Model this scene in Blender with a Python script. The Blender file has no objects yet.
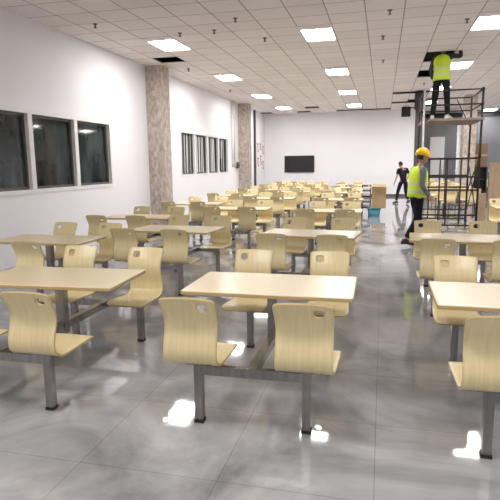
import bpy, bmesh, math, random
from mathutils import Vector, Matrix
random.seed(7)
PI = math.pi
scene = bpy.context.scene
COL = scene.collection
scene.view_settings.view_transform = 'Standard'
scene.view_settings.look = 'None'
scene.view_settings.exposure = 0.06
scene.view_settings.gamma = 1.0

# ------------------------------------------------------------------ materials
def new_mat(name):
    m = bpy.data.materials.new(name); m.use_nodes = True
    nt = m.node_tree; b = nt.nodes['Principled BSDF']
    return m, nt, b
def setin(b, **k):
    for n, v in k.items():
        s = b.inputs[n.replace('_', ' ')]
        s.default_value = v
def mat(name, c, rough=.5, metal=0., spec=.5, c2=None, nscale=6., stretch=(1, 1, 1), bump=0., bscale=None, detail=4.):
    m, nt, b = new_mat(name)
    b.inputs['Roughness'].default_value = rough
    b.inputs['Metallic'].default_value = metal
    b.inputs['Specular IOR Level'].default_value = spec
    tc = nt.nodes.new('ShaderNodeTexCoord'); mp = nt.nodes.new('ShaderNodeMapping')
    mp.inputs['Scale'].default_value = stretch
    nt.links.new(tc.outputs['Object'], mp.inputs['Vector'])
    nz = nt.nodes.new('ShaderNodeTexNoise'); nz.inputs['Scale'].default_value = nscale
    nz.inputs['Detail'].default_value = detail
    nt.links.new(mp.outputs['Vector'], nz.inputs['Vector'])
    rp = nt.nodes.new('ShaderNodeValToRGB')
    rp.color_ramp.elements[0].position = .3; rp.color_ramp.elements[1].position = .7
    if c2 is None: c2 = tuple(x*.93 for x in c)
    rp.color_ramp.elements[0].color = (*c2, 1); rp.color_ramp.elements[1].color = (*c, 1)
    nt.links.new(nz.outputs['Fac'], rp.inputs['Fac'])
    nt.links.new(rp.outputs['Color'], b.inputs['Base Color'])
    if bump:
        bp = nt.nodes.new('ShaderNodeBump'); bp.inputs['Strength'].default_value = bump
        bp.inputs['Distance'].default_value = .01
        nt.links.new(nz.outputs['Fac'], bp.inputs['Height'])
        nt.links.new(bp.outputs['Normal'], b.inputs['Normal'])
    return m
def emit(name, c, s):
    m, nt, b = new_mat(name)
    b.inputs['Base Color'].default_value = (.8, .8, .8, 1)
    b.inputs['Emission Color'].default_value = (*c, 1); b.inputs['Emission Strength'].default_value = s
    return m

M = {}
M['wall'] = mat('white_paint', (.86, .845, .875), .75, c2=(.83, .815, .845), nscale=.6, spec=.25)
M['ply'] = mat('cream_laminate', (.77, .645, .37), .30, c2=(.69, .565, .31), nscale=9, stretch=(7, .6, .6), spec=.5)
M['top'] = mat('cream_tabletop', (.74, .62, .40), .28, c2=(.68, .555, .345), nscale=7, stretch=(.5, 7, 1), spec=.5)
M['edge'] = mat('tan_edge', (.50, .36, .17), .5, nscale=20)
M['steel'] = mat('brushed_steel', (.36, .345, .33), .25, metal=.95, nscale=30, stretch=(1, 1, .1), c2=(.24, .23, .225))
M['rubber'] = mat('black_rubber', (.015, .015, .015), .6)
M['black'] = mat('black_paint', (.018, .018, .02), .5)
M['void'] = mat('dark_plenum', (.02, .02, .022), .9, spec=.1)
M['alu'] = mat('white_aluminium', (.82, .80, .80), .4, nscale=20)
M['darkalu'] = mat('grey_seal', (.08, .08, .085), .45)
M['concrete'] = mat('rough_concrete', (.60, .52, .465), .9, c2=(.33, .275, .24), nscale=13, detail=8, bump=.5, stretch=(1, 1, .6), spec=.15)
M['greywall'] = mat('grey_partition', (.20, .20, .215), .3, c2=(.15, .15, .165), nscale=.9)
M['tan'] = mat('tan_board', (.50, .36, .24), .7, c2=(.40, .27, .17), nscale=5, stretch=(6, 6, .6))
M['carton'] = mat('carton_board', (.44, .31, .17), .8, c2=(.37, .26, .14), nscale=4)
M['cartonin'] = mat('carton_flap', (.66, .54, .30), .8, nscale=4)
M['brown'] = mat('brown_carton', (.20, .12, .07), .8, nscale=5)
M['lilac'] = mat('lilac_plastic', (.55, .50, .62), .4, nscale=5)
M['blue'] = mat('blue_plastic', (.06, .30, .42), .35, nscale=5)
M['screen'] = mat('black_screen', (.02, .021, .024), .22, nscale=3)
M['skin'] = mat('skin', (.45, .26, .17), .55, nscale=8)
M['hair'] = mat('black_hair', (.012, .010, .010), .6, nscale=40)
M['navy'] = mat('black_cloth', (.016, .017, .024), .9, nscale=14, c2=(.010, .010, .015), spec=.2)
M['greycloth'] = mat('grey_cloth', (.20, .21, .22), .9, nscale=14, c2=(.13, .14, .15), spec=.2)
M['darkgrey'] = mat('charcoal_cloth', (.05, .055, .06), .9, nscale=14, spec=.2)
M['white'] = mat('white_rubber', (.75, .75, .75), .6, nscale=9)
M['helmet'] = mat('yellow_plastic', (.85, .52, .015), .3, nscale=4)
M['scaf'] = mat('dark_painted_tube', (.022, .018, .020), .6, nscale=9, c2=(.045, .028, .022), spec=.25)
M['galv'] = mat('galvanised_tube', (.55, .55, .56), .4, metal=.4, nscale=9)
M['plank'] = mat('scaffold_plank', (.30, .22, .17), .8, c2=(.18, .13, .10), nscale=5, stretch=(.5, 6, 6))
M['paper'] = mat('white_paper', (.8, .78, .78), .7, nscale=4)
M['red'] = mat('red_print', (.55, .10, .10), .7, nscale=6)
M['tframe'] = mat('light_frame', (.84, .785, .77), .8)
M['diff'] = emit('diffuser', (1, .985, .97), 45.0)
M['sprk'] = mat('dull_metal', (.10, .09, .09), .5, nscale=20)

# high-visibility vest with grey reflective bands (pattern in object height)
def vest_mat(name, z0, z1, z2):
    m, nt, b = new_mat(name)
    tc = nt.nodes.new('ShaderNodeTexCoord'); sx = nt.nodes.new('ShaderNodeSeparateXYZ')
    nt.links.new(tc.outputs['Object'], sx.inputs[0])
    tot = None
    for z in (z0, z1, z2):
        c = nt.nodes.new('ShaderNodeMath'); c.operation = 'COMPARE'
        c.inputs[1].default_value = z; c.inputs[2].default_value = .025
        nt.links.new(sx.outputs['Z'], c.inputs[0])
        if tot is None: tot = c
        else:
            a = nt.nodes.new('ShaderNodeMath'); a.operation = 'MAXIMUM'
            nt.links.new(tot.outputs[0], a.inputs[0]); nt.links.new(c.outputs[0], a.inputs[1]); tot = a
    mx = nt.nodes.new('ShaderNodeMix'); mx.data_type = 'RGBA'
    mx.inputs[6].default_value = (.60, .78, .04, 1); mx.inputs[7].default_value = (.55, .60, .45, 1)
    nt.links.new(tot.outputs[0], mx.inputs[0]); nt.links.new(mx.outputs[2], b.inputs['Base Color'])
    b.inputs['Roughness'].default_value = .7
    return m
M['vest'] = vest_mat('lime_vest', 1.02, 1.16, 9)

def glass_mat():
    m, nt, b = new_mat('dark_window_glass')
    tc = nt.nodes.new('ShaderNodeTexCoord'); nz = nt.nodes.new('ShaderNodeTexNoise')
    mp = nt.nodes.new('ShaderNodeMapping'); mp.inputs['Scale'].default_value = (1, 2.2, .8)
    nt.links.new(tc.outputs['Object'], mp.inputs['Vector']); nt.links.new(mp.outputs['Vector'], nz.inputs['Vector'])
    nz.inputs['Scale'].default_value = 1.6; nz.inputs['Detail'].default_value = 6
    rp = nt.nodes.new('ShaderNodeValToRGB')
    rp.color_ramp.elements[0].position = .35; rp.color_ramp.elements[0].color = (.006, .010, .010, 1)
    rp.color_ramp.elements[1].position = .75; rp.color_ramp.elements[1].color = (.055, .07, .068, 1)
    nt.links.new(nz.outputs['Fac'], rp.inputs['Fac']); nt.links.new(rp.outputs['Color'], b.inputs['Base Color'])
    b.inputs['Roughness'].default_value = .05; b.inputs['Specular IOR Level'].default_value = .5
    return m
M['glass'] = glass_mat()

def floor_mat():
    m, nt, b = new_mat('polished_grey_tile')
    tc = nt.nodes.new('ShaderNodeTexCoord')
    n1 = nt.nodes.new('ShaderNodeTexNoise'); n1.inputs['Scale'].default_value = .9; n1.inputs['Detail'].default_value = 7
    n1.inputs['Roughness'].default_value = .62; n1.inputs['Distortion'].default_value = .9
    nt.links.new(tc.outputs['Object'], n1.inputs['Vector'])
    rp = nt.nodes.new('ShaderNodeValToRGB')
    rp.color_ramp.elements[0].position = .34; rp.color_ramp.elements[0].color = (.215, .212, .222, 1)
    rp.color_ramp.elements[1].position = .68; rp.color_ramp.elements[1].color = (.51, .505, .52, 1)
    nt.links.new(n1.outputs['Fac'], rp.inputs['Fac'])
    br = nt.nodes.new('ShaderNodeTexBrick'); br.offset = 0; br.inputs['Scale'].default_value = 1
    br.inputs['Brick Width'].default_value = .8; br.inputs['Row Height'].default_value = .8
    br.inputs['Mortar Size'].default_value = .0025; br.inputs['Mortar Smooth'].default_value = .2
    br.inputs['Color1'].default_value = (1, 1, 1, 1); br.inputs['Color2'].default_value = (.93, .93, .93, 1)
    br.inputs['Mortar'].default_value = (.62, .62, .62, 1)
    nt.links.new(tc.outputs['Object'], br.inputs['Vector'])
    mx = nt.nodes.new('ShaderNodeMix'); mx.data_type = 'RGBA'; mx.blend_type = 'MULTIPLY'; mx.inputs[0].default_value = 1
    nt.links.new(rp.outputs['Color'], mx.inputs[6]); nt.links.new(br.outputs['Color'], mx.inputs[7])
    nt.links.new(mx.outputs[2], b.inputs['Base Color'])
    b.inputs['Roughness'].default_value = .045; b.inputs['Specular IOR Level'].default_value = .75
    n2 = nt.nodes.new('ShaderNodeTexNoise'); n2.inputs['Scale'].default_value = 3.0; n2.inputs['Detail'].default_value = 3
    nt.links.new(tc.outputs['Object'], n2.inputs['Vector'])
    bp = nt.nodes.new('ShaderNodeBump'); bp.inputs['Strength'].default_value = .04; bp.inputs['Distance'].default_value = .02
    nt.links.new(n2.outputs['Fac'], bp.inputs['Height']); nt.links.new(bp.outputs['Normal'], b.inputs['Normal'])
    return m
M['floor'] = floor_mat()

TILE = .63
GX0, GY0 = -4.45 - TILE/2, 10.8      # grid line origin
def ceil_mat():
    m, nt, b = new_mat('ceiling_tile')
    tc = nt.nodes.new('ShaderNodeTexCoord'); mp = nt.nodes.new('ShaderNodeMapping')
    mp.inputs['Location'].default_value = (-GX0 + 50*TILE, -GY0 + 50*TILE, 0)
    nt.links.new(tc.outputs['Object'], mp.inputs['Vector'])
    br = nt.nodes.new('ShaderNodeTexBrick'); br.offset = 0; br.inputs['Scale'].default_value = 1
    br.inputs['Brick Width'].default_value = TILE; br.inputs['Row Height'].default_value = TILE
    br.inputs['Mortar Size'].default_value = .011; br.inputs['Mortar Smooth'].default_value = .1
    br.inputs['Color1'].default_value = (.87, .815, .80, 1); br.inputs['Color2'].default_value = (.81, .755, .74, 1)
    br.inputs['Mortar'].default_value = (.42, .38, .37, 1)
    nt.links.new(mp.outputs['Vector'], br.inputs['Vector']); nt.links.new(br.outputs['Color'], b.inputs['Base Color'])
    b.inputs['Roughness'].default_value = .85; b.inputs['Specular IOR Level'].default_value = .2
    return m
M['ceil'] = ceil_mat()

# ------------------------------------------------------------------ mesh helpers
def add_box(bm, x0, x1, y0, y1, z0, z1, mi=0, rot=None, piv=None):
    vs = [bm.verts.new(p) for p in ((x0,y0,z0),(x1,y0,z0),(x1,y1,z0),(x0,y1,z0),(x0,y0,z1),(x1,y0,z1),(x1,y1,z1),(x0,y1,z1))]
    if rot is not None:
        bmesh.ops.rotate(bm, verts=vs, cent=piv or (0,0,0), matrix=rot)
    fs = []
    for f in ((3,2,1,0),(4,5,6,7),(0,1,5,4),(1,2,6,5),(2,3,7,6),(3,0,4,7)):
        fc = bm.faces.new([vs[i] for i in f]); fc.material_index = mi; fs.append(fc)
    return vs
def add_tube(bm, a, b, r0, r1=None, n=10, mi=0, caps=True):
    r1 = r0 if r1 is None else r1
    a, b = Vector(a), Vector(b); d = (b-a).normalized()
    u = d.orthogonal().normalized(); v = d.cross(u)
    A = [bm.verts.new(a + r0*(math.cos(t)*u + math.sin(t)*v)) for t in [2*PI*i/n for i in range(n)]]
    B = [bm.verts.new(b + r1*(math.cos(t)*u + math.sin(t)*v)) for t in [2*PI*i/n for i in range(n)]]
    for i in range(n):
        f = bm.faces.new((A[i], A[(i+1)%n], B[(i+1)%n], B[i])); f.material_index = mi; f.smooth = True
    if caps:
        bm.faces.new(A[::-1]).material_index = mi; bm.faces.new(B).material_index = mi
def add_loft(bm, rings, mi=0, n=18, power=2.0):
    """rings: (centre, rx, ry, X axis, Y axis)"""
    L = []
    for c, rx, ry, X, Y in rings:
        row = []
        for i in range(n):
            t = 2*PI*i/n; cx, sy = math.cos(t), math.sin(t)
            px = math.copysign(abs(cx)**(2/power), cx); py = math.copysign(abs(sy)**(2/power), sy)
            row.append(bm.verts.new(Vector(c) + rx*px*Vector(X) + ry*py*Vector(Y)))
        L.append(row)
    for a, b in zip(L, L[1:]):
        for i in range(n):
            f = bm.faces.new((a[i], a[(i+1)%n], b[(i+1)%n], b[i])); f.material_index = mi; f.smooth = True
    bm.faces.new(L[0][::-1]).material_index = mi; bm.faces.new(L[-1]).material_index = mi
def add_ellipsoid(bm, c, r, mi=0, rot=None, nu=16, nv=10):
    g = bmesh.ops.create_uvsphere(bm, u_segments=nu, v_segments=nv, radius=1)
    vs = g['verts']
    for v in vs:
        v.co = Vector((v.co.x*r[0], v.co.y*r[1], v.co.z*r[2]))
        if rot is not None: v.co = rot @ v.co
        v.co += Vector(c)
    for f in {f for v in vs for f in v.link_faces}:
        f.smooth = True; f.material_index = mi
    return vs
def bevel(bm, w, seg=2):
    bmesh.ops.bevel(bm, geom=[e for e in bm.edges if e.is_manifold and e.calc_face_angle(0) > .6], offset=w, segments=seg, affect='EDGES', profile=.5)
def obj(name, bm, mats, parent=None, loc=None):
    me = bpy.data.meshes.new(name)
    bmesh.ops.recalc_face_normals(bm, faces=bm.faces[:])
    bm.to_mesh(me); bm.free()
    for m in (mats if isinstance(mats, (list, tuple)) else [mats]): me.materials.append(m)
    o = bpy.data.objects.new(name, me); COL.objects.link(o)
    if parent is not None: o.parent = parent
    if loc is not None: o.location = loc
    return o
def box_obj(name, b, m, parent=None, bev=0.):
    bm = bmesh.new(); add_box(bm, *b)
    if bev: bevel(bm, bev)
    return obj(name, bm, m, parent)
def tag(o, label, cat, group=None):
    o['label'] = label; o['category'] = cat
    if group: o['group'] = group
    return o
def thing(name, label, cat, loc=(0,0,0), rz=0., group=None):
    o = bpy.data.objects.new(name, None); COL.objects.link(o)
    o.location = loc; o.rotation_euler = (0, 0, rz); o.empty_display_size = .1
    return tag(o, label, cat, group)
def struct(o):
    o['kind'] = 'structure'; return o
def dup(root, loc, rz, label):
    r = root.copy(); COL.objects.link(r); r.location = loc; r.rotation_euler = (0, 0, rz); r['label'] = label
    for ch in list(root.children):
        c = ch.copy(); COL.objects.link(c); c.parent = r
        for g in list(ch.children):
            d = g.copy(); COL.objects.link(d); d.parent = c
    return r

# ------------------------------------------------------------------ camera
F, YAW, PITCH, ROLL, CH = 525.24, .247, .161, -.012, 1.635
cy, sy = math.cos(YAW), math.sin(YAW)
fw = Vector((-sy*math.cos(PITCH), cy*math.cos(PITCH), -math.sin(PITCH)))
rt = Vector((cy, sy, 0)); up = rt.cross(fw)
cr, sr = math.cos(ROLL), math.sin(ROLL)
r2 = cr*rt + sr*up; u2 = -sr*rt + cr*up
cam = bpy.data.cameras.new('camera'); co = bpy.data.objects.new('camera', cam); COL.objects.link(co)
mw = Matrix((r2, u2, -fw)).transposed().to_4x4(); mw.translation = (0, 0, CH)
co.matrix_world = mw
cam.sensor_width = 36; cam.sensor_fit = 'HORIZONTAL'; cam.lens = F/500*36
cam.clip_end = 200
scene.camera = co

# ------------------------------------------------------------------ the room
H = 4.15
XL, XR, YB, YF, YF2 = -5.95, 7.4, -6.0, 27.0, 29.6
XSPLIT = 1.45
def quad(name, pts, m):
    bm = bmesh.new(); bm.faces.new([bm.verts.new(p) for p in pts])
    me = bpy.data.meshes.new(name); bm.to_mesh(me); bm.free(); me.materials.append(m)
    o = bpy.data.objects.new(name, me); COL.objects.link(o); return struct(o)
struct(box_obj('floor', (XL-.2, XR+.2, YB-.2, YF2+.2, -.12, 0), M['floor']))
# left wall with two window openings
W1 = (6.72, 10.93, 1.18, 2.62); W2 = (15.15, 20.25, 1.29, 2.70)
bm = bmesh.new()
ys = [YB, W1[0], W1[1], W2[0], W2[1], YF]
for a, b in ((0,1),(2,3),(4,5)): add_box(bm, XL-.2, XL, ys[a], ys[b], 0, H)
for w in (W1, W2):
    add_box(bm, XL-.2, XL, w[0], w[1], 0, w[2]); add_box(bm, XL-.2, XL, w[0], w[1], w[3], H)
struct(obj('wall_left', bm, M['wall']))
struct(box_obj('wall_back', (XL-.2, XSPLIT, YF, YF+.2, 0, H), M['wall']))
struct(box_obj('wall_recess', (XSPLIT-.12, XR+.2, YF2, YF2+.2, 0, H), M['greywall']))
struct(box_obj('wall_return', (XSPLIT-.12, XSPLIT, YF+.2, YF2, 0, H), M['greywall']))
struct(box_obj('wall_right', (XR, XR+.2, YB, YF2, 0, H), M['wall']))
struct(box_obj('wall_rear', (XL-.2, XR+.2, YB-.2, YB, 0, H), M['wall']))
struct(box_obj('baseboard_back', (XL, XSPLIT, YF-.02, YF, 0, .12), M['darkalu']))
struct(box_obj('trim_1', (XSPLIT-.02, XSPLIT+.30, YF-.02, YF+.2, 0, H), M['darkalu']))     # dark jamb at the end of the white back wall
struct(box_obj('trim_2', (XL, XL+.06, 24.55, 24.80, 0, H), M['black']))                 # black jamb strip on the left wall
struct(box_obj('trim_3', (XSPLIT, XR, YF2-.10, YF2, H-.22, H), M['black']))             # black header over the grey partition

# ceiling of tiles with missing ones, dark plenum above
def cell(x, y): return (math.floor((x-GX0)/TILE+1e-6), math.floor((y-GY0)/TILE+1e-6))
holes = set()
def hole(x, y): holes.add(cell(x, y))
hole(-5.03, 12.55)
hole(1.40, 13.6); hole(1.40, 14.2)
for x, y in ((1.05, 16.3), (1.05, 16.8), (1.05, 20.5), (.7, 20.5), (1.05, 23.0), (1.05, 23.7), (.7, 23.7), (-3.3, 24.3)): hole(x, y)
for x in (-5.4, -4.0, -2.2, -1.6, -.4, .2, 1.0): hole(x, 26.3)
for x in (2.4, 3.1, 4.2, 5.5): hole(x, 29.0)
LX = [-4.45, -1.30, 1.85, 5.00]; LY = [10.8, 15.21, 19.62, 24.03, 28.44]
lights = [(x, y) for y in LY[:4] for x in LX] + [(5.0, LY[4])]
lcells = set()
for x, y in lights:
    lcells.add(cell(x, y-.3)); lcells.add(cell(x, y+.3))
bm = bmesh.new()
i0, i1 = math.floor((XL-GX0)/TILE), math.ceil((XR-GX0)/TILE)
j0, j1 = math.floor((YB-GY0)/TILE), math.ceil((YF2-GY0)/TILE)
for i in range(i0, i1):
    for j in range(j0, j1):
        if (i, j) in holes or (i, j) in lcells: continue
        x0, x1 = max(GX0+i*TILE, XL), min(GX0+(i+1)*TILE, XR)
        y0, y1 = max(GY0+j*TILE, YB), min(GY0+(j+1)*TILE, YF2)
        add_box(bm, x0, x1, y0, y1, H, H+.02)
struct(obj('ceiling', bm, M['ceil']))
bm = bmesh.new(); add_box(bm, XL-.2, XR+.2, YB-.2, YF2+.2, H+.45, H+.5)
for b in ((XL-.2, XL-.1, YB-.2, YF2+.2), (XR+.1, XR+.2, YB-.2, YF2+.2), (XL-.2, XR+.2, YB-.2, YB-.1), (XL-.2, XR+.2, YF2+.1, YF2+.2)):
    add_box(bm, *b, H+.02, H+.45)
p_ = struct(obj('ceiling_plenum', bm, M['void']))

# windows
def window(name, w, mull, thick):
    root = bpy.data.objects.new(name, None); COL.objects.link(root); struct(root)
    y0, y1, z0, z1 = w
    bm = bmesh.new(); t = .07; xa, xb = XL-.15, XL+.015
    add_box(bm, xa, xb, y0, y1, z0, z0+t); add_box(bm, xa, xb, y0, y1, z1-t, z1)
    add_box(bm, xa, xb, y0, y0+t, z0+t, z1-t); add_box(bm, xa, xb, y1-t, y1, z0+t, z1-t)
    obj('window_frame', bm, M['alu'], root)
    e = [y0+t] + [v for m_ in mull for v in (m_-thick, m_+thick)] + [y1-t]
    for m_ in mull:
        box_obj('mullion', (xa, xb-.005, m_-thick, m_+thick, z0+t, z1-t), M['alu'], root)
    for k in range(0, len(e), 2):
        bm = bmesh.new(); s = .045; a, b = e[k], e[k+1]
        for q in ((a, a+s, z0+t, z1-t), (b-s, b, z0+t, z1-t), (a+s, b-s, z0+t, z0+t+s), (a+s, b-s, z1-t-s, z1-t)):
            add_box(bm, XL-.11, XL-.06, *q)
        sash = obj('sash', bm, M['darkalu'], root)
        zc = (z0+z1)/2; bm = bmesh.new()
        add_box(bm, XL-.096, XL-.089, a+s-.01, b-s+.01, z0+t+s-.01, z1-t-s+.01, rot=Matrix.Rotation(-.020, 3, 'Y'), piv=(XL-.09, 0, zc))
        obj('pane', bm, M['glass'], sash)
    return root
window('window_1', W1, [8.12, 9.53], .06)
w2 = window('window_2', W2, [16.45, 17.75, 19.0], .06)
# mullions and reflected columns modelled as pale upright strips in the second window
for k, (a, b) in enumerate(((15.28, 16.36), (16.54, 17.66), (17.84, 18.92), (19.1, 20.12))):
    bm = bmesh.new(); random.seed(20+k)
    y = a+.06
    while y < b-.08:
        wd = random.choice((.035, .05, .075))
        add_box(bm, XL-.080, XL-.074, y, y+wd, W2[2]+.12, W2[3]-.12)
        y += wd + random.choice((.09, .16, .26))
    o = obj('reflection_strip', bm, M['alu'], w2)

# concrete columns
def column(x, y, w, d):
    bm = bmesh.new(); add_box(bm, x-w/2, x+w/2, y-d/2, y+d/2, 0, H); bevel(bm, .015)
    return struct(obj('concrete_column', bm, M['concrete']))
column(-5.72, 13.1, .46, .44); column(-5.72, 22.0, .46, .42); column(3.17, 22.1, .44, .6)

# ceiling lights
names_x = ['over the window side', 'over the middle', 'right of the aisle', 'over the far right']
names_y = ['nearest', 'second nearest', 'third nearest', 'fourth nearest', 'fifth nearest']
lroot = None
for x, y in lights:
    lab = 'bright white rectangular ceiling light panel %s, %s in its line' % (names_x[LX.index(x)], names_y[LY.index(y)])
    if lroot is None:
        lroot = thing('ceiling_light', lab, 'ceiling light', (x, y, H), 0, 'rectangular ceiling light panels')
        bm = bmesh.new(); a, b = TILE/2, TILE
        for q in ((-a, a, -b, -b+.27), (-a, a, b-.05, b), (-a, -a+.03, -b+.27, b-.05), (a-.03, a, -b+.27, b-.05)):
            add_box(bm, *q, -.012, .02)
        add_box(bm, -a, a, -b, b, .021, .06)  # unseen lid, added to keep the diffuser from lighting the plenum
        obj('light_frame', bm, M['tframe'], lroot)
        box_obj('diffuser', (-a+.03, a-.03, -b+.27, b-.05, -.004, .015), M['diff'], lroot)
    else: dup(lroot, (x, y, H), 0, lab)
# the same grid of lamps goes on behind the photographer
for y in (2.0, -2.4):
    for x in LX:
        l = bpy.data.lights.new('ceiling_lamp', 'AREA'); l.shape = 'RECTANGLE'; l.size = .58; l.size_y = 1.08
        l.energy = 55; l.color = (1, .985, .97)
        o = bpy.data.objects.new('ceiling_lamp', l); COL.objects.link(o); o.location = (x, y, H-.02)

# sprinklers and detectors on the ceiling
bm = bmesh.new(); add_tube(bm, (0,0,.01), (0,0,-.05), .012); add_tube(bm, (0,0,-.010), (0,0,.01), .040, n=14)
add_tube(bm, (0,0,-.070), (0,0,-.064), .028, n=12)
for s in (-1, 1): add_tube(bm, (s*.010,0,-.04), (s*.018,0,-.067), .005, n=6)
sp0 = None
for x, y, lab in ((-5.06, 8.95, 'nearest the left wall at top left'), (-3.86, 10.0, 'just right of the nearest window-side light'), (-2.56, 9.3, 'nearest, high above the second bank'),
                  (-3.16, 9.97, 'between the two nearest light panels'), (-5.04, 13.6, 'beside the opening by the near column'), (-5.12, 17.8, 'beyond the near column by the left wall'),
                  (.04, 9.57, 'high above the aisle'), (-.07, 13.97, 'over the aisle beyond the middle lights'), (1.38, 10.54, 'left of the nearest right-hand light'),
                  (-2.38, 10.87, 'left of the nearest middle light'), (1.2, 18.29, 'behind the worker between two openings'), (-.07, 11.4, 'right of the nearest middle light')):
    lab = 'small dark sprinkler head on the ceiling, ' + lab
    if sp0 is None: sp0 = tag(obj('ceiling_sprinkler', bm, M['sprk'], None, (x, y, H)), lab, 'sprinkler', 'ceiling sprinkler heads')
    else:
        o = sp0.copy(); COL.objects.link(o); o.location = (x, y, H); o['label'] = lab

# ------------------------------------------------------------------ canteen table with four fixed chairs
W, D = 1.20, .69
SX, SY = .345, .715
def rounded_slab(bm, hx, hy, z0, z1, r, n=6, mi_top=0, mi_side=1):
    pts = []
    for cx_, cy_, a0 in ((hx-r, hy-r, 0), (-hx+r, hy-r, PI/2), (-hx+r, -hy+r, PI), (hx-r, -hy+r, 1.5*PI)):
        for k in range(n+1):
            a = a0 + PI/2*k/n; pts.append((cx_+r*math.cos(a), cy_+r*math.sin(a)))
    lv = []
    for z, ins in ((z0, .003), (z0+.004, 0), (z1-.004, 0), (z1, .003)):
        lv.append([bm.verts.new((x*(1-ins/hx), y*(1-ins/hy), z)) for x, y in pts])
    N = len(pts)
    for k, (a, b) in enumerate(zip(lv, lv[1:])):
        for i in range(N):
            bm.faces.new((a[i], a[(i+1)%N], b[(i+1)%N], b[i])).material_index = mi_side if k < 2 else mi_top
    bm.faces.new(lv[0][::-1]).material_index = mi_side; bm.faces.new(lv[-1]).material_index = mi_top

def shell_mesh():
    """bent plywood seat + back in one sheet, sitter faces +y, leg below the origin; round grip hole in the back"""
    ctrl = [(.300,.418),(.285,.432),(.23,.440),(.12,.436),(.02,.430),(-.05,.428),(-.104,.436),(-.136,.464),(-.148,.512),(-.138,.57),(-.117,.63),(-.108,.69),(-.122,.745),(-.152,.80),(-.192,.866)]
    # Catmull-Rom, resampled to even arc length
    P = [Vector((0, a, b)) for a, b in ctrl]; P = [2*P[0]-P[1]] + P + [2*P[-1]-P[-2]]
    fine = []
    for i in range(1, len(P)-2):
        for k in range(12):
            t = k/12; a, b, c, d = P[i-1:i+3]
            fine.append(.5*((2*b) + (c-a)*t + (2*a-5*b+4*c-d)*t*t + (3*b-a-3*c+d)*t**3))
    fine.append(P[-2])
    L = [0]
    for a, b in zip(fine, fine[1:]): L.append(L[-1]+(b-a).length)
    NS = 48; tot = L[-1]
    def at(s):
        s = min(max(s, 0), tot)
        for i in range(len(L)-1):
            if L[i+1] >= s:
                t = (s-L[i])/max(L[i+1]-L[i], 1e-9); p = fine[i].lerp(fine[i+1], t)
                return p, (fine[i+1]-fine[i]).normalized()
    NX = 16
    def pos(u, s):
        p, t = at(s)
        f = s/tot
        hw = .188 - .020*min(1, max(0, (f-.15)/.4))
        if f > .8: hw += .008*(f-.8)/.2
        for d_, r in ((tot-s, .028), (s, .04)):
            if d_ < r: hw -= r - math.sqrt(max(0, r*r-(r-d_)**2))
        n = Vector((0, -t.z, t.y))                     # sitter's side
        q = p + n*(.012*u*u if f > .5 else .004*u*u)
        return Vector((u*hw, q.y, q.z)), n
    srow = [tot*i/NS for i in range(NS+1)]
    # finer end rows so that the rounded corners show
    srow = sorted(set(srow + [.004, .012, .026, tot-.004, tot-.012]))
    us = [-1+2*i/NX for i in range(NX+1)]
    # hole block: columns 11..15, rows around z=.80
    jc = min(range(len(srow)), key=lambda j: abs(at(srow[j])[0].z-.805) + (0 if srow[j] > tot*.6 else 9))
    ib0, ib1, jb0, jb1 = 10, 14, jc-2, jc+2
    bm = bmesh.new(); TH = .014
    top, bot = {}, {}
    def mk(key, u, s):
        p, n = pos(u, s)
        top[key] = bm.verts.new(p + n*TH/2); bot[key] = bm.verts.new(p - n*TH/2)
    for j, s in enumerate(srow):
        for i, u in enumerate(us):
            if ib0 < i < ib1 and jb0 < j < jb1: continue
            mk((i, j), u, s)
    faces = []
    def quad_(a, b, c, d): faces.append((a, b, c, d))
    for j in range(len(srow)-1):
        for i in range(NX):
            if ib0 <= i < ib1 and jb0 <= j < jb1: continue
            quad_((i, j), (i+1, j), (i+1, j+1), (i, j+1))
    sq = [(i, jb0) for i in range(ib0, ib1)] + [(ib1, j) for j in range(jb0, jb1)] + [(i, jb1) for i in range(ib1, ib0, -1)] + [(ib0, j) for j in range(jb1, jb0, -1)]
    uc, sc = (us[ib0]+us[ib1])/2, (srow[jb0]+srow[jb1])/2
    N = len(sq); rad = .033
    for k in range(N):
        a = -.75*PI + 2*PI*k/N
        mk(('h', k), uc + rad*math.cos(a)/.172, sc + rad*math.sin(a))
    for k in range(N): quad_(sq[k], sq[(k+1)%N], ('h', (k+1)%N), ('h', k))
    cnt = {}
    for f in faces:
        for a, b in zip(f, f[1:]+f[:1]): cnt[(a, b)] = 1
        fa = bm.faces.new([top[k] for k in f]); fa.smooth = True
        fb = bm.faces.new([bot[k] for k in f[::-1]]); fb.smooth = True
    for (a, b) in list(cnt):
        if (b, a) not in cnt:
            f = bm.faces.new((top[b], top[a], bot[a], bot[b])); f.material_index = 1
    return bm
unit = thing('canteen_table', '', 'canteen table', (0,0,0), 0, 'canteen tables with four fixed chairs')
bm = bmesh.new(); rounded_slab(bm, W/2, D/2, .737, .765, .02); obj('tabletop', bm, [M['top'], M['edge']], unit)
bm = bmesh.new(); add_box(bm, -.035, .035, -.035, .035, .29, .715); bevel(bm, .006)
for b in ((-.28, .28, -.025, .025), (-.025, .025, -.25, .25)): add_box(bm, *b, .713, .736)
add_box(bm, -.09, .09, -.09, .09, .727, .7365)
obj('pedestal', bm, M['steel'], unit)
bm = bmesh.new()
for s in (-1, 1):
    add_box(bm, -SX+.025, SX-.025, s*SY-.02, s*SY+.02, .325, .385)
add_box(bm, -.03, .03, -SY+.02, SY-.02, .325, .385)
bevel(bm, .004, 1)
obj('frame', bm, M['steel'], unit)
bl = bmesh.new(); add_box(bl, -.026, .026, -.026, .026, .012, .405); bevel(bl, .006)
add_box(bl, -.07, .07, -.06, .08, .405, .4195)
bf = bmesh.new(); add_box(bf, -.030, .030, -.030, .030, 0, .022); bevel(bf, .005)
seat0 = leg0 = None
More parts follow.
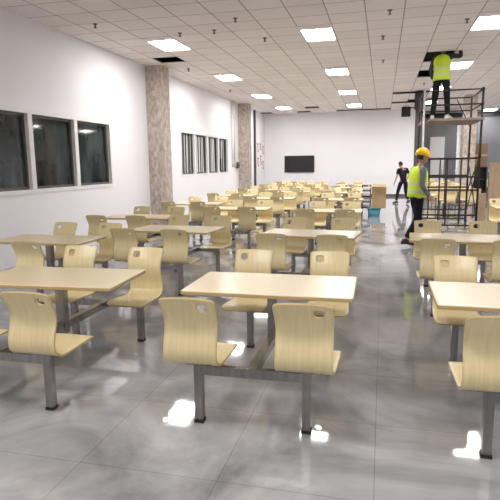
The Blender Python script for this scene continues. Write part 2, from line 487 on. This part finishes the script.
for sx in (-1, 1):
    for s in (-1, 1):
        if leg0 is None:
            leg0 = obj('leg', bl, M['steel'], unit); foot0 = obj('foot_cap', bf, M['rubber'], leg0); foot0['label'] = 'black foot cap'
            seat0 = obj('seat_shell', shell_mesh(), [M['ply'], M['edge']], unit); lg, st = leg0, seat0
        else:
            lg = leg0.copy(); COL.objects.link(lg); ft = foot0.copy(); COL.objects.link(ft); ft.parent = lg
            st = seat0.copy(); COL.objects.link(st)
        lg.location = (sx*SX, s*SY, 0); st.location = (sx*SX, s*SY, 0)
        lg.rotation_euler = st.rotation_euler = (0, 0, 0 if s < 0 else PI)

TOP_TWIST = {1: -.11, 7: .05, 8: -.05, 22: -.03}
ORD = ['nearest', 'second', 'third', 'fourth', 'fifth', 'sixth', 'seventh']
units = []
def bank(text, rows):
    for k, (x, y, rz) in enumerate(rows):
        nm = ORD[k] if k == 0 else ORD[k] + ' from front'
        if k == len(rows)-1 and k > 0: nm = 'farthest back'
        units.append((x, y, rz, 'cream canteen table with four plywood chairs, %s, %s' % (nm, text)))
bank('bank left of the aisle', [(-.768, 3.725, .013), (-.87, 6.66, .0)] + [(-.78-.028*(y-3.7), y, random.uniform(-.02, .02)) for y in (10.0, 13.2, 16.4, 19.6, 22.8)])
bank('second bank from windows', [(-2.51, 3.66, .01), (-2.78, 6.85, -.03)] + [(-2.80-.008*(y-10), y, random.uniform(-.02, .02)) for y in (10.35, 13.6, 16.8, 20.0, 23.2)])
bank('bank along window wall', [(-3.97, 5.62, .0), (-4.12, 8.45, .02)] + [(-4.2, y, random.uniform(-.02, .02)) for y in (11.6, 14.8, 18.0, 21.2, 24.3)])
bank('bank right of the aisle', [(.949, 3.684, 0), (.93, 6.50, -.02)])
bank('bank behind the scaffold', [(2.30, 17.6, 0), (2.30, 20.1, 0), (2.4, 24.4, 0)])
bank('at the far right edge', [(2.72, 11.15, 0), (4.15, 19.0, 0), (4.3, 25.6, 0)])
for k, (x, y, rz, lab) in enumerate(units):
    if k == 0:
        unit.location = (x, y, 0); unit.rotation_euler = (0, 0, rz); unit['label'] = lab
    else:
        r = dup(unit, (x, y, 0), rz, lab)
        if k in TOP_TWIST:                      # tops not yet squared to their frames
            for c in r.children:
                if c.name.startswith('tabletop'): c.rotation_euler = (0, 0, TOP_TWIST[k])

# ------------------------------------------------------------------ things on walls and floor
t = thing('television', 'wide black television hanging on the white back wall', 'television', (-4.15, YF, 1.64))
bm = bmesh.new(); add_box(bm, -.76, .76, -.07, -.01, -.42, .42); bevel(bm, .008); obj('casing', bm, M['black'], t)
box_obj('screen', (-.735, .735, -.074, -.068, -.39, .395), M['screen'], t)
box_obj('wall_mount', (-.2, .2, -.012, 0, -.15, .15), M['black'], t)

# conduits on the left wall
for y, lab in ((20.75, 'thin grey conduit on the left wall nearer the second window'), (21.12, 'thin grey conduit on the left wall next to the far column')):
    bm = bmesh.new(); add_tube(bm, (XL+.05, y, 1.55), (XL+.05, y, H), .045, n=12)
    for z in (1.7, 2.6, 3.5): add_tube(bm, (XL+.05, y, z-.02), (XL+.05, y, z+.02), .058, n=12)
    for z in (1.9, 3.3): add_box(bm, XL, XL+.05, y-.02, y+.02, z-.02, z+.02)
    tag(obj('conduit', bm, M['alu']), lab, 'conduit', 'wall conduits')
t = thing('switch_box', 'small dark switch box low on the left wall by the far column', 'switch box', (XL, 21.45, 1.62))
bm = bmesh.new(); add_box(bm, 0, .10, -.14, .14, -.13, .13); bevel(bm, .01); obj('case', bm, M['darkalu'], t)
bm = bmesh.new(); add_tube(bm, (.1, 0, 0), (.14, 0, 0), .03); obj('dial', bm, M['black'], t)
# notice sheets on the left wall near the back corner
ns = 0
for y, z, w_, h_, red, lab in ((25.35, 2.45, .42, .5, 1, 'upper near'), (25.95, 2.5, .42, .4, 0, 'upper middle'), (26.5, 2.35, .4, .5, 1, 'upper far'),
                   (25.4, 1.75, .42, .5, 1, 'lower near'), (26.0, 1.85, .42, .55, 1, 'lower middle'), (26.5, 1.6, .4, .5, 0, 'lower far')):
    t = thing('wall_poster', 'small printed sheet on the left wall by the back corner, %s of the six' % lab, 'poster', (XL, y, z), 0, 'printed sheets by the back corner')
    box_obj('sheet', (0, .008, -w_/2, w_/2, -h_/2, h_/2), M['paper'], t)
    bm = bmesh.new()
    for (a, b, c, d) in ((-.38, .38, .28, .40), (-.38, .1, .05, .16), (-.38, .25, -.12, -.04), (-.1, .38, -.38, -.2)):
        add_box(bm, .008, .011, a*w_, b*w_, c*h_, d*h_)
    obj('print', bm, M['red'] if red else M['darkalu'], t)

# black boxes hanging at the stepped ceiling openings
for x, y, w_, h_, lab in ((1.22, 20.2, .36, .62, 'larger black box hanging from the ceiling left of the scaffold'), (.93, 25.2, .38, .46, 'smaller black box hanging from the ceiling by the back wall')):
    t = thing('hanging_box', lab, 'hanging box', (x, y, H))
    bm = bmesh.new(); add_box(bm, -w_/2, w_/2, -.2, .2, -h_, -.06); bevel(bm, .015); obj('box_body', bm, M['void'], t)
    bm = bmesh.new()
    for s in (-1, 1): add_tube(bm, (s*.1, 0, -.07), (s*.1, 0, 0), .012)
    obj('hanger', bm, M['sprk'], t)

# blue tub with an open carton on it, black rack beside
t = thing('plastic_tub', 'blue plastic tub on the floor at the far end of the aisle', 'tub', (-.24, 17.0, 0))
bm = bmesh.new(); X, Y = (1,0,0), (0,1,0)
add_loft(bm, [((0,0,0), .17, .15, X, Y), ((0,0,.03), .18, .16, X, Y), ((0,0,.24), .205, .18, X, Y), ((0,0,.241), .19, .165, X, Y), ((0,0,.05), .165, .145, X, Y)], n=24, power=5)
obj('tub_body', bm, M['blue'], t)
bm = bmesh.new(); add_loft(bm, [((0,0,.225), .222, .197, X, Y), ((0,0,.25), .222, .197, X, Y)], n=24, power=5); obj('rim_lid', bm, M['blue'], t)
t = thing('cardboard_carton', 'tall tan cardboard carton with open flaps standing on the blue tub', 'carton', (-.10, 17.0, .25))
bm = bmesh.new(); a, b, hh, th = .215, .19, .60, .008
add_box(bm, -a, a, -b, b, 0, th)
for q in ((-a, a, -b, -b+th), (-a, a, b-th, b), (-a, -a+th, -b+th, b-th), (a-th, a, -b+th, b-th)): add_box(bm, *q, th, hh)
obj('carton_body', bm, M['carton'], t)
for (x0, x1, y0, y1, ax, ang, pv) in ((-a, a, -b-.15, -b, 'X', .5, (0, -b, hh)), (-a, a, b, b+.15, 'X', 1.1, (0, b, hh)), (-a-.16, -a, -b, b, 'Y', .7, (-a, 0, hh)), (a, a+.16, -b, b, 'Y', -.9, (a, 0, hh))):
    bm = bmesh.new(); sgn = -1 if (ax == 'X' and y1 <= 0) else 1
    add_box(bm, x0, x1, y0, y1, hh, hh+.006, rot=Matrix.Rotation(ang*sgn, 3, ax), piv=pv); obj('flap', bm, M['cartonin'], t)
t = thing('shelf_rack', 'low black metal rack with pale shelves standing left of the tan carton', 'rack', (-.50, 17.6, 0))
for sx in (-1, 1):
    for s in (-1, 1):
        bm = bmesh.new(); add_tube(bm, (sx*.13, s*.15, 0), (sx*.13, s*.15, .95), .016); obj('post', bm, M['black'], t)
for z in (.22, .40, .58, .76, .92):
    bm = bmesh.new(); add_box(bm, -.14, .14, -.16, .16, z-.022, z+.022); obj('shelf', bm, M['black'], t)
    bm = bmesh.new(); add_box(bm, -.12, .12, -.14, .14, z+.022, z+.075); o = obj('paper_stack', bm, M['paper'], t)

# storage at the far right
t = thing('door_panel', 'pale grey door leaf standing against the grey partition behind the scaffold', 'door', (2.72, YF2-.06, 0))
box_obj('leaf', (-.36, .36, -.05, .04, 0, 2.95), M['alu'], t, .006); 
bm = bmesh.new(); add_tube(bm, (.26, -.09, 1.0), (.26, -.09, 1.25), .015); add_tube(bm, (.26, -.09, 1.02), (.26, -.05, 1.02), .01); add_tube(bm, (.26, -.09, 1.23), (.26, -.05, 1.23), .01); obj('handle', bm, M['darkalu'], t)
bm = bmesh.new(); add_tube(bm, (2.83, 22.15, 0), (2.83, 22.15, 3.1), .075, n=14)
for z in (.6, 1.3, 2.0, 2.7): add_tube(bm, (2.83, 22.15, z-.03), (2.83, 22.15, z+.03), .09, n=14)
tag(obj('drain_pipe', bm, M['white']), 'white upright pipe beside the right-hand concrete column', 'pipe')
t = thing('storage_shelf', 'dark storage shelf standing right of the right-hand column', 'shelf', (3.62, 22.3, 0))
for s in (-1, 1): box_obj('side_panel', (s*.28-.015, s*.28+.015, -.2, .2, 0, 1.45), M['black'], t)
for z in (.05, .5, .95, 1.43): box_obj('shelf_board', (-.265, .265, -.2, .2, z-.015, z+.015), M['black'], t)
box_obj('back_panel', (-.265, .265, .18, .2, 0, 1.45), M['black'], t)
t = thing('cardboard_carton', 'dark brown carton on top of the dark storage shelf', 'carton', (3.62, 22.3, 1.453))
box_obj('carton_body', (-.26, .26, -.18, .18, 0, .88), M['brown'], t, .01); box_obj('tape', (-.26, .26, -.184, -.180, .40, .47), M['carton'], t)
t = thing('plastic_crate', 'lower lilac plastic crate right of the dark shelf', 'crate', (4.20, 22.2, 0), 0, 'lilac crates by the storage shelf')
bm = bmesh.new(); add_loft(bm, [((0,0,0), .2, .17, X, Y), ((0,0,.65), .23, .2, X, Y)], n=24, power=6); obj('crate_body', bm, M['lilac'], t)
bm = bmesh.new(); add_loft(bm, [((0,0,.60), .245, .215, X, Y), ((0,0,.66), .245, .215, X, Y)], n=24, power=6); obj('rim', bm, M['white'], t)
dup(t, (4.20, 22.2, .665), 0, 'upper lilac plastic crate right of the dark shelf')
t = thing('plywood_sheet', 'tall tan plywood sheet standing at the right edge beyond the chairs', 'plywood sheet', (2.98, 14.6, 0))
box_obj('board', (-.34, .34, -.02, .02, 0, 1.62), M['tan'], t, .003)
for s in (-1, 1): box_obj('foot_batten', (s*.28-.02, s*.28+.02, -.2, .2, 0, .05), M['tan'], t)
t = thing('plywood_sheet', 'narrow brown plywood board standing on edge right of the scaffold', 'plywood sheet', (2.42, 14.3, 0))
box_obj('board', (-.11, .11, -.02, .02, 0, .86), M['tan'], t, .003)
box_obj('foot_batten', (-.11, .11, -.14, .14, 0, .04), M['tan'], t)

# ------------------------------------------------------------------ scaffold
SX0, SX1, SYN, SYF = .88, 2.12, 13.0, 14.6
PZ = 2.62
t = thing('mobile_scaffold', 'dark steel mobile scaffold tower in the right aisle with a worker on top', 'scaffold', ((SX0+SX1)/2, (SYN+SYF)/2, 0))
ox, oy = (SX0+SX1)/2, (SYN+SYF)/2
hx, hy = (SX1-SX0)/2, (SYF-SYN)/2
for sx in (-1, 1):
    for s in (-1, 1):
        white = (sx < 0 and s < 0)
        bm = bmesh.new(); add_tube(bm, (sx*hx, s*hy, .14), (sx*hx, s*hy, 3.28), .024, n=12)
        add_tube(bm, (sx*hx, s*hy, 1.72), (sx*hx, s*hy, 1.86), .031, n=12)
        pst = obj('post', bm, M['galv'] if white else M['scaf'], t)
        if white: pst['label'] = 'galvanised grey post'
        bm = bmesh.new(); add_tube(bm, (sx*hx-.02, s*hy, .07), (sx*hx+.02, s*hy, .07), .07, n=18); add_box(bm, sx*hx-.035, sx*hx+.035, s*hy-.03, s*hy+.03, .10, .15)
        obj('caster', bm, M['rubber'], t)
for s in (-1, 1):
    bm = bmesh.new()
    for z in (.18, .42, 1.0, 1.30, 1.72): add_tube(bm, (-hx, s*hy, z), (hx, s*hy, z), .02, n=10)
    for x in (-hx+.40, -hx+.56, -hx+.86) if s < 0 else (-hx+.3, -hx+.7): add_tube(bm, (x, s*hy, .18), (x, s*hy, 1.72), .017, n=10)
    obj('end_frame', bm, M['scaf'], t)
for sx in (-1, 1):
    bm = bmesh.new(); add_tube(bm, (sx*hx, -hy, .35), (sx*hx, hy, 1.65), .014); add_tube(bm, (sx*hx, hy, .35), (sx*hx, -hy, 1.65), .014); obj('cross_brace', bm, M['scaf'], t)
bm = bmesh.new(); add_tube(bm, (hx-.22, -hy-.03, 1.02), (hx-.02, -hy-.03, 1.70), .014); add_tube(bm, (hx, hy, 2.5), (hx-.35, hy, 3.2), .012); obj('diagonal_brace', bm, M['scaf'], t)
bm = bmesh.new()
for k in range(5):
    y0 = -hy-.06 + k*(2*hy+.12)/5; add_box(bm, -hx+.12 if k == 0 else -hx-.02, hx+.06, y0+.004, y0+(2*hy+.12)/5-.004, PZ-.05, PZ)
obj('platform', bm, M['plank'], t)
bm = bmesh.new()
for z in (2.92, 3.24):
    for s in (-1, 1): add_tube(bm, (-hx, s*hy, z), (hx+.03, s*hy, z), .018, n=10)
    for sx in (-1, 1): add_tube(bm, (sx*hx, -hy, z), (sx*hx, hy, z), .018, n=10)
obj('guard_rail', bm, M['scaf'], t)

# ------------------------------------------------------------------ people
def skin(joints, edges, sub=2):
    """joints: list of (pos, rx, ry); returns an evaluated mesh of the skinned skeleton"""
    me = bpy.data.meshes.new('tmp'); me.from_pydata([j[0] for j in joints], edges, []); o = bpy.data.objects.new('tmp', me); COL.objects.link(o)
    md = o.modifiers.new('s', 'SKIN'); md.use_smooth_shade = True
    ss = o.modifiers.new('u', 'SUBSURF'); ss.levels = sub; ss.render_levels = sub
    for v, j in zip(me.skin_vertices[0].data, joints):
        v.radius = (j[1], j[2]); v.use_root = False
    me.skin_vertices[0].data[0].use_root = True
    dg = bpy.context.evaluated_depsgraph_get()
    out = bpy.data.meshes.new_from_object(o.evaluated_get(dg))
    bpy.data.objects.remove(o); return out
def person(name, label, loc, rz, J, look, clothes, head=True):
    """J: joint positions, person faces +y. clothes: dict of materials"""
    root = thing(name, label, 'person', loc, rz)
    j = {k: Vector(v) for k, v in J.items()}
    order = ['pelvis', 'spine', 'chest', 'neck', 'skull']
    R_ = dict(pelvis=(.135, .10), spine=(.125, .09), chest=(.145, .10), neck=(.052, .052), skull=(.05, .05))
    jl, ed = [], []
    def add(p, rx, ry, prev=None):
        jl.append((p, rx, ry)); i = len(jl)-1
        if prev is not None: ed.append((prev, i))
        return i
    pr = None; idx = {}
    for k in order:
        pr = add(j[k], *R_[k], pr); idx[k] = pr
    for s in 'LR':
        a = add(j['sh'+s], .058, .058, idx['chest']); a = add((j['sh'+s]+j['el'+s])/2, .047, .047, a); a = add(j['el'+s], .040, .040, a); a = add(j['wr'+s], .028, .028, a)
        a = add(j['hip'+s], .085, .085, idx['pelvis']); a = add((j['hip'+s]+j['kn'+s])/2, .075, .075, a); a = add(j['kn'+s], .056, .056, a)
        a = add(j['kn'+s].lerp(j['an'+s], .35), .056, .056, a); a = add(j['an'+s], .036, .036, a); a = add(j['toe'+s], .034, .026, a)
    me = skin(jl, ed)
    bm = bmesh.new(); bm.from_mesh(me)
    for f in bm.faces: f.smooth = True; f.material_index = 0
    # head with face, turned towards look
    hd = j['head']; fwd = Vector(look).normalized(); side = fwd.cross(Vector((0, 0, 1))).normalized(); upv = side.cross(fwd)
    rot = Matrix((side, fwd, upv)).transposed()
    def hp(x, y, z): return hd + rot @ Vector((x, y, z))
    vs = add_ellipsoid(bm, (0,0,0), (.076, .096, .118), 0, None, 20, 14)
    for v in vs:
        x, y, z = v.co
        if z < 0: v.co.x *= 1 + z*1.8; v.co.y = y*(1+z*1.1) + (.012 if y > 0 else 0)
        v.co = hd + rot @ v.co
    add_ellipsoid(bm, hp(0, .100, -.012), (.014, .020, .026), 0, rot, 10, 8)
    for s in (-1, 1):
        add_ellipsoid(bm, hp(s*.079, -.005, -.008), (.010, .020, .032), 0, rot, 8, 6)
        add_ellipsoid(bm, hp(s*.030, .084, .012), (.012, .010, .008), 1, rot, 8, 6)
        add_ellipsoid(bm, hp(s*.030, .086, .032), (.018, .008, .004), 1, rot, 8, 6)
    add_ellipsoid(bm, hp(0, .094, -.055), (.024, .008, .006), 2, rot, 8, 6)
    # hands
    for s in 'LR':
        w = j['wr'+s]; d = (w - j['el'+s]).normalized(); sd = Vector(J.get('palm'+s, (0, 1, 0))); sd = (sd - d*sd.dot(d)).normalized(); nn = d.cross(sd)
        R3 = Matrix((sd, nn, d)).transposed()
        add_ellipsoid(bm, w + d*.045, (.040, .017, .055), 0, R3, 12, 8)
        for q, ln in zip((-.030, -.010, .010, .029), (.062, .078, .074, .064)):
            b0 = w + d*.080 + sd*q; b1 = b0 + d*ln*.55 + nn*.012; b2 = b1 + d*ln*.4 + nn*.026
            add_tube(bm, b0, b1, .0095, .0088, 8); add_tube(bm, b1, b2, .0088, .007, 8); add_ellipsoid(bm, b1, (.0092,)*3, 0, None, 8, 6)
        b0 = w + d*.025 + sd*.030; b1 = b0 + d*.035 + sd*.028; b2 = b1 + d*.032 + sd*.006 + nn*.012
        add_tube(bm, b0, b1, .012, .0105, 8); add_tube(bm, b1, b2, .0105, .008, 8); add_ellipsoid(bm, b1, (.0105,)*3, 0, None, 8, 6)
    obj('body', bm, [M['skin'], M['hair'], M['red']], root)
    # shirt with sleeves
    jl, ed = [], []
    lo = j['pelvis'].lerp(j['spine'], .1)
    lo2 = j['pelvis'] - (j['spine']-j['pelvis'])*.45
    a = add(lo2, .165, .128); a = add(lo, .158, .122, a); a = add(j['spine'], .143, .108, a); c_ = add(j['chest'], .160, .115, a); add(j['chest'].lerp(j['neck'], .8), .072, .068, c_)
    sl = clothes.get('sleeve', .96)
    for s in 'LR':
        a = add(j['sh'+s], .072, .072, c_); a = add((j['sh'+s]+j['el'+s])/2, .060, .060, a)
        if sl > .5: a = add(j['el'+s], .052, .052, a); a = add(j['el'+s].lerp(j['wr'+s], sl), .040, .040, a)
        else: a = add(j['sh'+s].lerp(j['el'+s], .75), .058, .058, a)
    bm = bmesh.new(); bm.from_mesh(skin(jl, ed)); 
    for f in bm.faces: f.material_index = 0; f.smooth = True
    obj('shirt', bm, clothes['shirt'], root)
    if 'vest' in clothes:
        bm = bmesh.new(); ax = (j['chest']-j['pelvis']).normalized(); sh = (j['shR']-j['shL']).normalized(); sh = (sh - ax*sh.dot(ax)).normalized(); fr = ax.cross(sh)
        L_ = (j['neck']-j['pelvis']).length
        rings = []
        for f, rx, ry in ((-.12, .195, .155), (.0, .192, .152), (.25, .182, .146), (.5, .190, .150), (.72, .200, .150), (.86, .185, .128), (.95, .130, .095), (1.0, .085, .072)):
            rings.append((j['pelvis'] + ax*L_*f, rx, ry, sh, fr))
        add_loft(bm, rings, n=26, power=2.5); obj('safety_vest', bm, clothes['vest'], root)
    # trousers
    jl, ed = [], []
    a0 = add(j['pelvis'], .152, .118); add(lo, .146, .112, a0)
    for s in 'LR':
        a = add(j['hip'+s], .102, .102, a0); a = add((j['hip'+s]+j['kn'+s])/2, .090, .090, a); a = add(j['kn'+s], .074, .074, a); a = add(j['kn'+s].lerp(j['an'+s], .5), .068, .068, a); a = add(j['kn'+s].lerp(j['an'+s], .95), .058, .058, a)
    bm = bmesh.new(); bm.from_mesh(skin(jl, ed))
    for f in bm.faces: f.material_index = 0; f.smooth = True
    obj('trousers', bm, clothes['trousers'], root)
    for s in 'LR':
        bm = bmesh.new(); an, to = j['an'+s], j['toe'+s]; d = (to-an); d.z = 0; ln = d.length; d.normalize(); sd = d.cross(Vector((0,0,1)))
        zb = min(an.z-.085, to.z-.035)
        rings = []
        for f, w_, h_ in ((-.085, .030, .05), (-.06, .042, .10), (0, .044, .115), (.06, .046, .09), (.13, .050, .065), (.18, .045, .05), (.205, .025, .032)):
            tt = f/.16
            zz = (an.z-.085)*(1-min(max(tt,0),1)) + (to.z-.035)*min(max(tt,0),1)
            rings.append((Vector((an.x, an.y, 0)) + d*f + Vector((0,0,zz+h_/2)), w_, h_/2, sd, Vector((0,0,1))))
        add_loft(bm, rings, n=16, power=2.6); obj('shoe', bm, clothes['shoe'], root)
    # hair / helmet
    bm = bmesh.new()
    vs = add_ellipsoid(bm, (0,0,0), (.084, .104, .124), 0, None, 20, 14)
    kill = [v for v in vs if (v.co.y > .03 and v.co.z < .045) or v.co.z < -.055]
    for v in vs: v.co = hd + rot @ (v.co + Vector((0, -.004, .006)))
    bmesh.ops.delete(bm, geom=kill, context='VERTS'); obj('hair', bm, M['hair'], root)
    if 'helmet' in clothes:
        bm = bmesh.new()
        vs = add_ellipsoid(bm, (0,0,0), (.112, .138, .135), 0, None, 24, 16)
        kill = [v for v in vs if v.co.z < -.005]
        bmesh.ops.delete(bm, geom=kill, context='VERTS')
        for v in bm.verts:
            if v.co.z > .1: v.co.z += .004
            v.co = hd + rot @ (v.co + Vector((0, -.002, .045)))
        hm = obj('helmet', bm, M['helmet'], root); hm.modifiers.new('solid', 'SOLIDIFY').thickness = .006
        bm = bmesh.new(); n = 26; A, B = [], []
        for i in range(n):
            tt = 2*PI*i/n; c, s_ = math.cos(tt), math.sin(tt); e = 1.06 + (.36*max(0, s_)**2)
            A.append(bm.verts.new(hd + rot @ Vector((.110*c, .136*s_-.002, .042)))); B.append(bm.verts.new(hd + rot @ Vector((.112*c*(1.06+.05*max(0, s_)), .138*s_*e, .034 - .012*max(0, s_)))))
        for i in range(n): bm.faces.new((A[i], A[(i+1)%n], B[(i+1)%n], B[i])).smooth = True
        br = obj('brim', bm, M['helmet'], hm); br.modifiers.new('solid', 'SOLIDIFY').thickness = .006
    return root

base = dict(pelvis=(0,0,.96), spine=(0,-.01,1.12), chest=(0,0,1.32), neck=(0,.005,1.47), skull=(0,.02,1.56), head=(0,.03,1.63),
            shL=(-.18,0,1.41), elL=(-.23,-.03,1.14), wrL=(-.23,.06,.90), shR=(.18,0,1.41), elR=(.23,-.03,1.14), wrR=(.23,.08,.90),
            hipL=(-.09,0,.91), knL=(-.10,.02,.50), anL=(-.10,-.02,.09), toeL=(-.115,.12,.038), hipR=(.09,0,.91), knR=(.10,.02,.50), anR=(.10,-.02,.09), toeR=(.115,.12,.038))
def pose(**k): d = dict(base); d.update(k); return d
# helmeted worker walking right beside the scaffold (faces +y of its own frame)
pw = person('person', 'person in yellow helmet and lime vest standing in the aisle before the scaffold', (.66, 10.9, 0), -1.15,
       pose(pelvis=(0,0,.97), neck=(0,.035,1.47), chest=(0,.02,1.33), skull=(0,.07,1.56), head=(0,.085,1.64), shL=(-.18,.02,1.41), shR=(.18,.02,1.41),
            elR=(.23,-.02,1.13), wrR=(.22,.14,.92), elL=(-.22,.02,1.13), wrL=(-.20,.16,.95),
            knL=(-.10,.10,.51), anL=(-.10,.16,.09), toeL=(-.11,.31,.038), knR=(.10,-.02,.50), anR=(.10,-.24,.13), toeR=(.11,-.11,.045)),
       (.05, 1, -.12), dict(shirt=M['greycloth'], vest=M['vest'], trousers=M['navy'], shoe=M['black'], helmet=1))
pw.scale = (1.06,)*3
# worker on the scaffold platform, head and one arm up in the ceiling opening
person('person', 'person in lime vest standing on the scaffold with head at the ceiling opening', (1.27, 13.42, PZ), -.35,
       pose(neck=(0,.02,1.47), skull=(0,.05,1.56), head=(0,.075,1.635), shL=(-.18,0,1.42), elL=(-.26,-.02,1.15), wrL=(-.23,.10,.94), shR=(.17,.0,1.44), elR=(.40,.06,1.40), wrR=(.34,.14,1.62), palmR=(-1,0,0),
            hipL=(-.10,0,.92), hipR=(.10,0,.92), knL=(-.15,.03,.50), knR=(.13,.03,.50), anL=(-.18,0,.09), anR=(.17,0,.09), toeL=(-.22,.14,.038), toeR=(.21,.14,.038)),
       (0, 1, .30), dict(shirt=M['darkgrey'], vest=M['vest'], trousers=M['navy'], shoe=M['white']))
# walker in black far down the aisle
person('person', 'person in black clothes walking away far down the aisle by the back wall', (.82, 22.3, 0), .30,
       pose(pelvis=(0,0,.94), spine=(-.01,.03,1.10), chest=(-.02,.10,1.29), neck=(-.04,.16,1.43), skull=(-.06,.20,1.51), head=(-.07,.22,1.57),
            shL=(-.20,.08,1.36), elL=(-.27,.02,1.10), wrL=(-.33,.10,.86), shR=(.16,.12,1.38), elR=(.27,.10,1.14), wrR=(.24,.25,1.0),
            hipL=(-.09,0,.90), knL=(-.16,.16,.50), anL=(-.26,.04,.09), toeL=(-.31,.17,.038), hipR=(.09,0,.90), knR=(.12,.05,.49), anR=(.12,-.30,.14), toeR=(.12,-.17,.05)),
       (-.3, 1, -.25), dict(shirt=M['navy'], trousers=M['navy'], shoe=M['black'], sleeve=.4))

# ------------------------------------------------------------------ world
wd = bpy.data.worlds.new('world'); scene.world = wd; wd.use_nodes = True
wd.node_tree.nodes['Background'].inputs[0].default_value = (.02, .022, .028, 1)
wd.node_tree.nodes['Background'].inputs[1].default_value = 1
